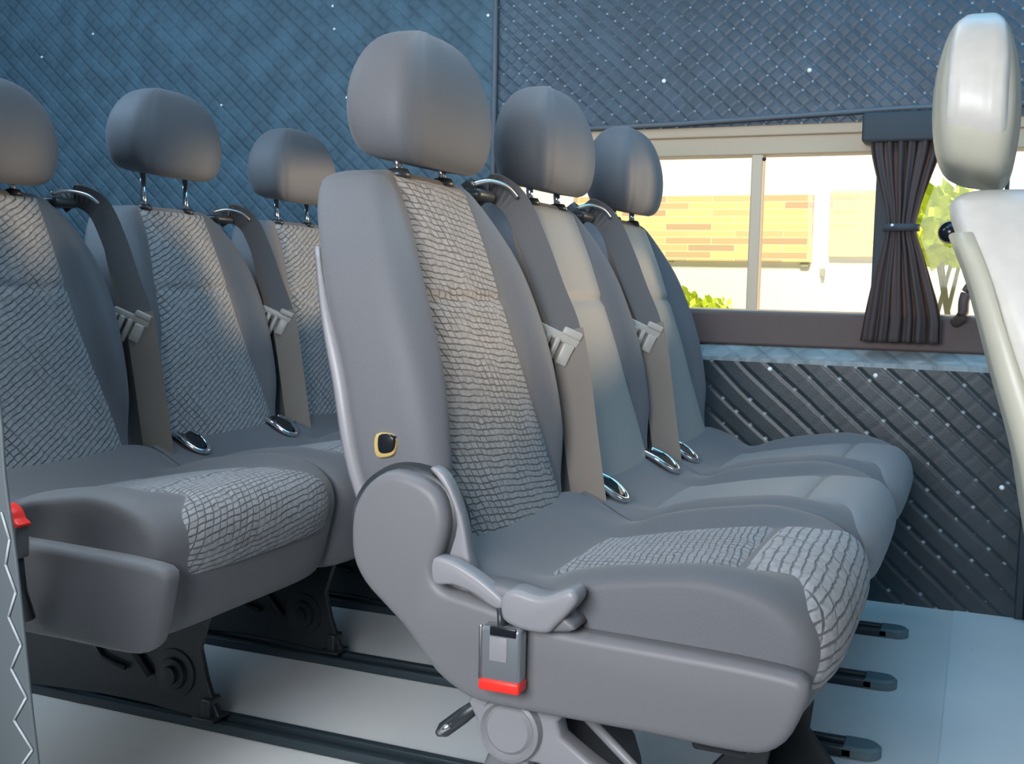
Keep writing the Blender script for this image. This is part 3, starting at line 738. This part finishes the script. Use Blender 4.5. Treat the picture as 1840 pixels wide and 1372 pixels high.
# belt buckle of the rear row, red button up, left edge
bk = bpy.data.objects.new('seat_belt_buckle', None); COL.objects.link(bk); bk.location = (-1.160, 1.078, .334)
bk['label'] = 'red-topped seat belt buckle upright beside the rear row cushion at the left edge'; bk['category'] = 'belt buckle'
MB().tube([(0, .02, -.09), (0, .006, -.05), (0, 0, 0)], .009, 10).build('buckle_stalk', MT['plastic_dark'], bk, True)
MB().rbox((-.019, -.011, -.002), (.014, .011, .044), .004).build('buckle_case', MT['plastic'], bk, True)
MB().prism(smoothpoly([(-.016,.043),(-.015,.066),(-.006,.067),(.004,.060),(.009,.050),(.017,.045),(.014,.040)], 3), -.012, .010, r=.002, steps=2).build('red_button', MT['red'], bk, True)

# ------------------------------------------------------------------ curtain
ce = bpy.data.objects.new('curtain', None); COL.objects.link(ce); ce.location = (-.19, 2.65, 1.11)
ce['label'] = 'dark brownish pleated curtain tied in the middle between the two windows'; ce['category'] = 'curtain'
LE = [(.600,-.262),(.66,-.254),(.74,-.240),(.80,-.226),(.855,-.216),(.90,-.222),(.96,-.240),(1.03,-.257),(1.12,-.262)]
RE = [(.600,-.085),(.66,-.088),(.74,-.112),(.80,-.132),(.855,-.150),(.90,-.143),(.96,-.125),(1.03,-.104),(1.12,-.098)]
nu, nv = 150, 60; vs = []; fs = []
for j in range(nv+1):
    z = .600+.515*j/nv; xl, xr = interp(LE, z), interp(RE, z); nar = (xr-xl)/.17
    for i in range(nu+1):
        t = i/nu; tt = t+.012*math.sin(t*17+z*3)
        amp = .006+.006*t
        ph = 2*math.pi*(6.5*tt)
        yy = 2.655-.004+amp*math.sin(ph)*(.6+.4*nar)+.003*math.sin(ph*2.3+z*9)-.008*(1-nar)
        vs.append(V3((xl+(xr-xl)*t+.002*math.cos(ph), yy, z))-ce.location)
for j in range(nv):
    for i in range(nu):
        a = j*(nu+1)+i; fs.append((a, a+1, a+nu+2, a+nu+1))
cl = new_obj('curtain_cloth', vs, fs, MT['curtain'], ce)
sm = cl.modifiers.new('thickness', 'SOLIDIFY'); sm.thickness = .001
tb = MB()
rings = []
for k in range(33):
    a = 2*math.pi*k/32; ex, ey = .037*sgp(math.cos(a), .8), .017*math.sin(a)
    c = V3((-.183+ex, 2.648+ey, .856))-ce.location
    rings.append([c+V3((0, 0, -.008)), c+V3((0, 0, .008)), c+V3((.003*math.cos(a), .003*math.sin(a), .008)), c+V3((.003*math.cos(a), .003*math.sin(a), -.008))])
tie = new_obj('tieback', *loft(rings, cap=False), MT['pillar'], ce)
MB().disc(V3((-.200, 2.626, .860))-ce.location, [(.001, -.005), (.003, -.004), (.004, .002)], 'Y', 12).build('stud', MT['white_btn'], tie, True)
ru = MB().rbox((-.276, 2.635, 1.045), (-.095, 2.69, 1.112), .008); ru.v = [v-ce.location for v in ru.v]; ru.build('header_band', MT['pillar'], ce, True)

# small round mirror and a grab handle at the second window, beside the cream seat
m = bpy.data.objects.new('round_mirror', None); COL.objects.link(m); m.location = (-.080, 2.68, .66)
m['label'] = 'small glossy black round mirror in front of the second window, beside the cream seat'; m['category'] = 'mirror'
MB().tube([(.0, -.03, .186), (.06, -.02, .20), (.11, .005, .28), (.11, .015, .385)], .005, 10).build('mirror_arm', MT['plastic_dark'], m, True)
rg = MB(); rg.disc((0, -.03, .186), [(.001, -.020), (.012, -.019), (.021, -.012), (.026, 0), (.021, .012), (.012, .019), (.001, .020)], 'Y', 28); rg.build('mirror_head', MT['black'], m, True)
gh = MB().tube(densify([(-.06, 2.68, .648), (-.045, 2.655, .665), (-.043, 2.65, .70), (-.030, 2.66, .73), (.0, 2.685, .735)], 6), [.012]*25, 10).build('grab_handle', MT['sill_brown'], None, True)
gh['label'] = 'brown grab handle at the foot of the second window, beside the cream seat'; gh['category'] = 'handle'

# ------------------------------------------------------------------ outside the far windows
y = MB().box((-14, 2.9, -.5), (10, 14, -.45)).build('yard_ground', MT['yard'], None, False, 'structure')
bd = bpy.data.objects.new('building', None); COL.objects.link(bd); bd.location = (-1.5, 8, -.45)
bd['label'] = 'sunlit building across the yard with a yellow and brown stone band, seen through the window'; bd['category'] = 'building'
def bp(name, mb, m):
    for v in mb.v: v -= bd.location
    return mb.build(name, m, bd)
bp('plaster_wall', MB().box((-9, 8.03, -.45), (.9, 8.3, 4.2)), MT['plaster'])
bp('stone_band', MB().rbox((-2.9, 7.98, .93), (-1.135, 8.05, 1.40), .004, 1), MT['stone'])
bp('stone_band', MB().rbox((-1.02, 7.98, .97), (-.30, 8.05, 1.42), .004, 1), MT['stone'])
v_ = bp('wall_vent', MB().rbox((-1.21, 8.0, .895), (-1.15, 8.04, 1.04), .004, 1), MT['vent'])
bp('small_window', MB().rbox((-2.30, 7.99, .92), (-2.12, 8.04, 1.01), .004, 1), MT['vent'])
bp('wall_lamp', MB().rbox((-1.07, 7.98, .83), (-1.04, 8.04, .89), .004, 1), MT['vent'])

def bush(name, c, r, n, label, lower=0):
    e = bpy.data.objects.new(name, None); COL.objects.link(e); e.location = (c[0], c[1], -.45)
    e['label'] = label; e['category'] = 'shrub'
    mb = MB()
    for i in range(n):
        a = random.uniform(0, 6.283); u = random.uniform(-1, 1); rr = random.uniform(.35, 1)**.5
        q = V3((math.cos(a)*math.sqrt(1-u*u)*r[0]*rr, math.sin(a)*math.sqrt(1-u*u)*r[1]*rr, u*r[2]*rr+c[2]+.45))
        d = V3((random.uniform(-1, 1), random.uniform(-1, 1), random.uniform(-.4, 1))).normalized(); sd = d.cross(V3((random.random(), 1, .3))).normalized()
        L_ = random.uniform(.05, .09); W_ = L_*.3
        mb.add(([q, q+d*L_*.5+sd*W_, q+d*L_, q+d*L_*.5-sd*W_], [(0, 1, 2, 3)]))
    mb.build('foliage', MT['leaf'], e)
    st = MB()
    for k in range(4): st.tube([(0, 0, 0), (random.uniform(-.1, .1), 0, (c[2]+.45)*.5), (random.uniform(-r[0], r[0])*.5, 0, c[2]+.45)], [.02, .015, .008], 6)
    st.build('stem', MT['vent'], e, True)
    return e
bush('garden_shrub', (-1.87, 7.6, .45), (.34, .2, .25), 900, 'low yellow-green shrub at the foot of the building, seen low in the left window')
bush('garden_shrub', (-.18, 5.6, 1.02), (.28, .3, .17), 1200, 'bright yellow-green shrub seen through the second window, right of the curtain')
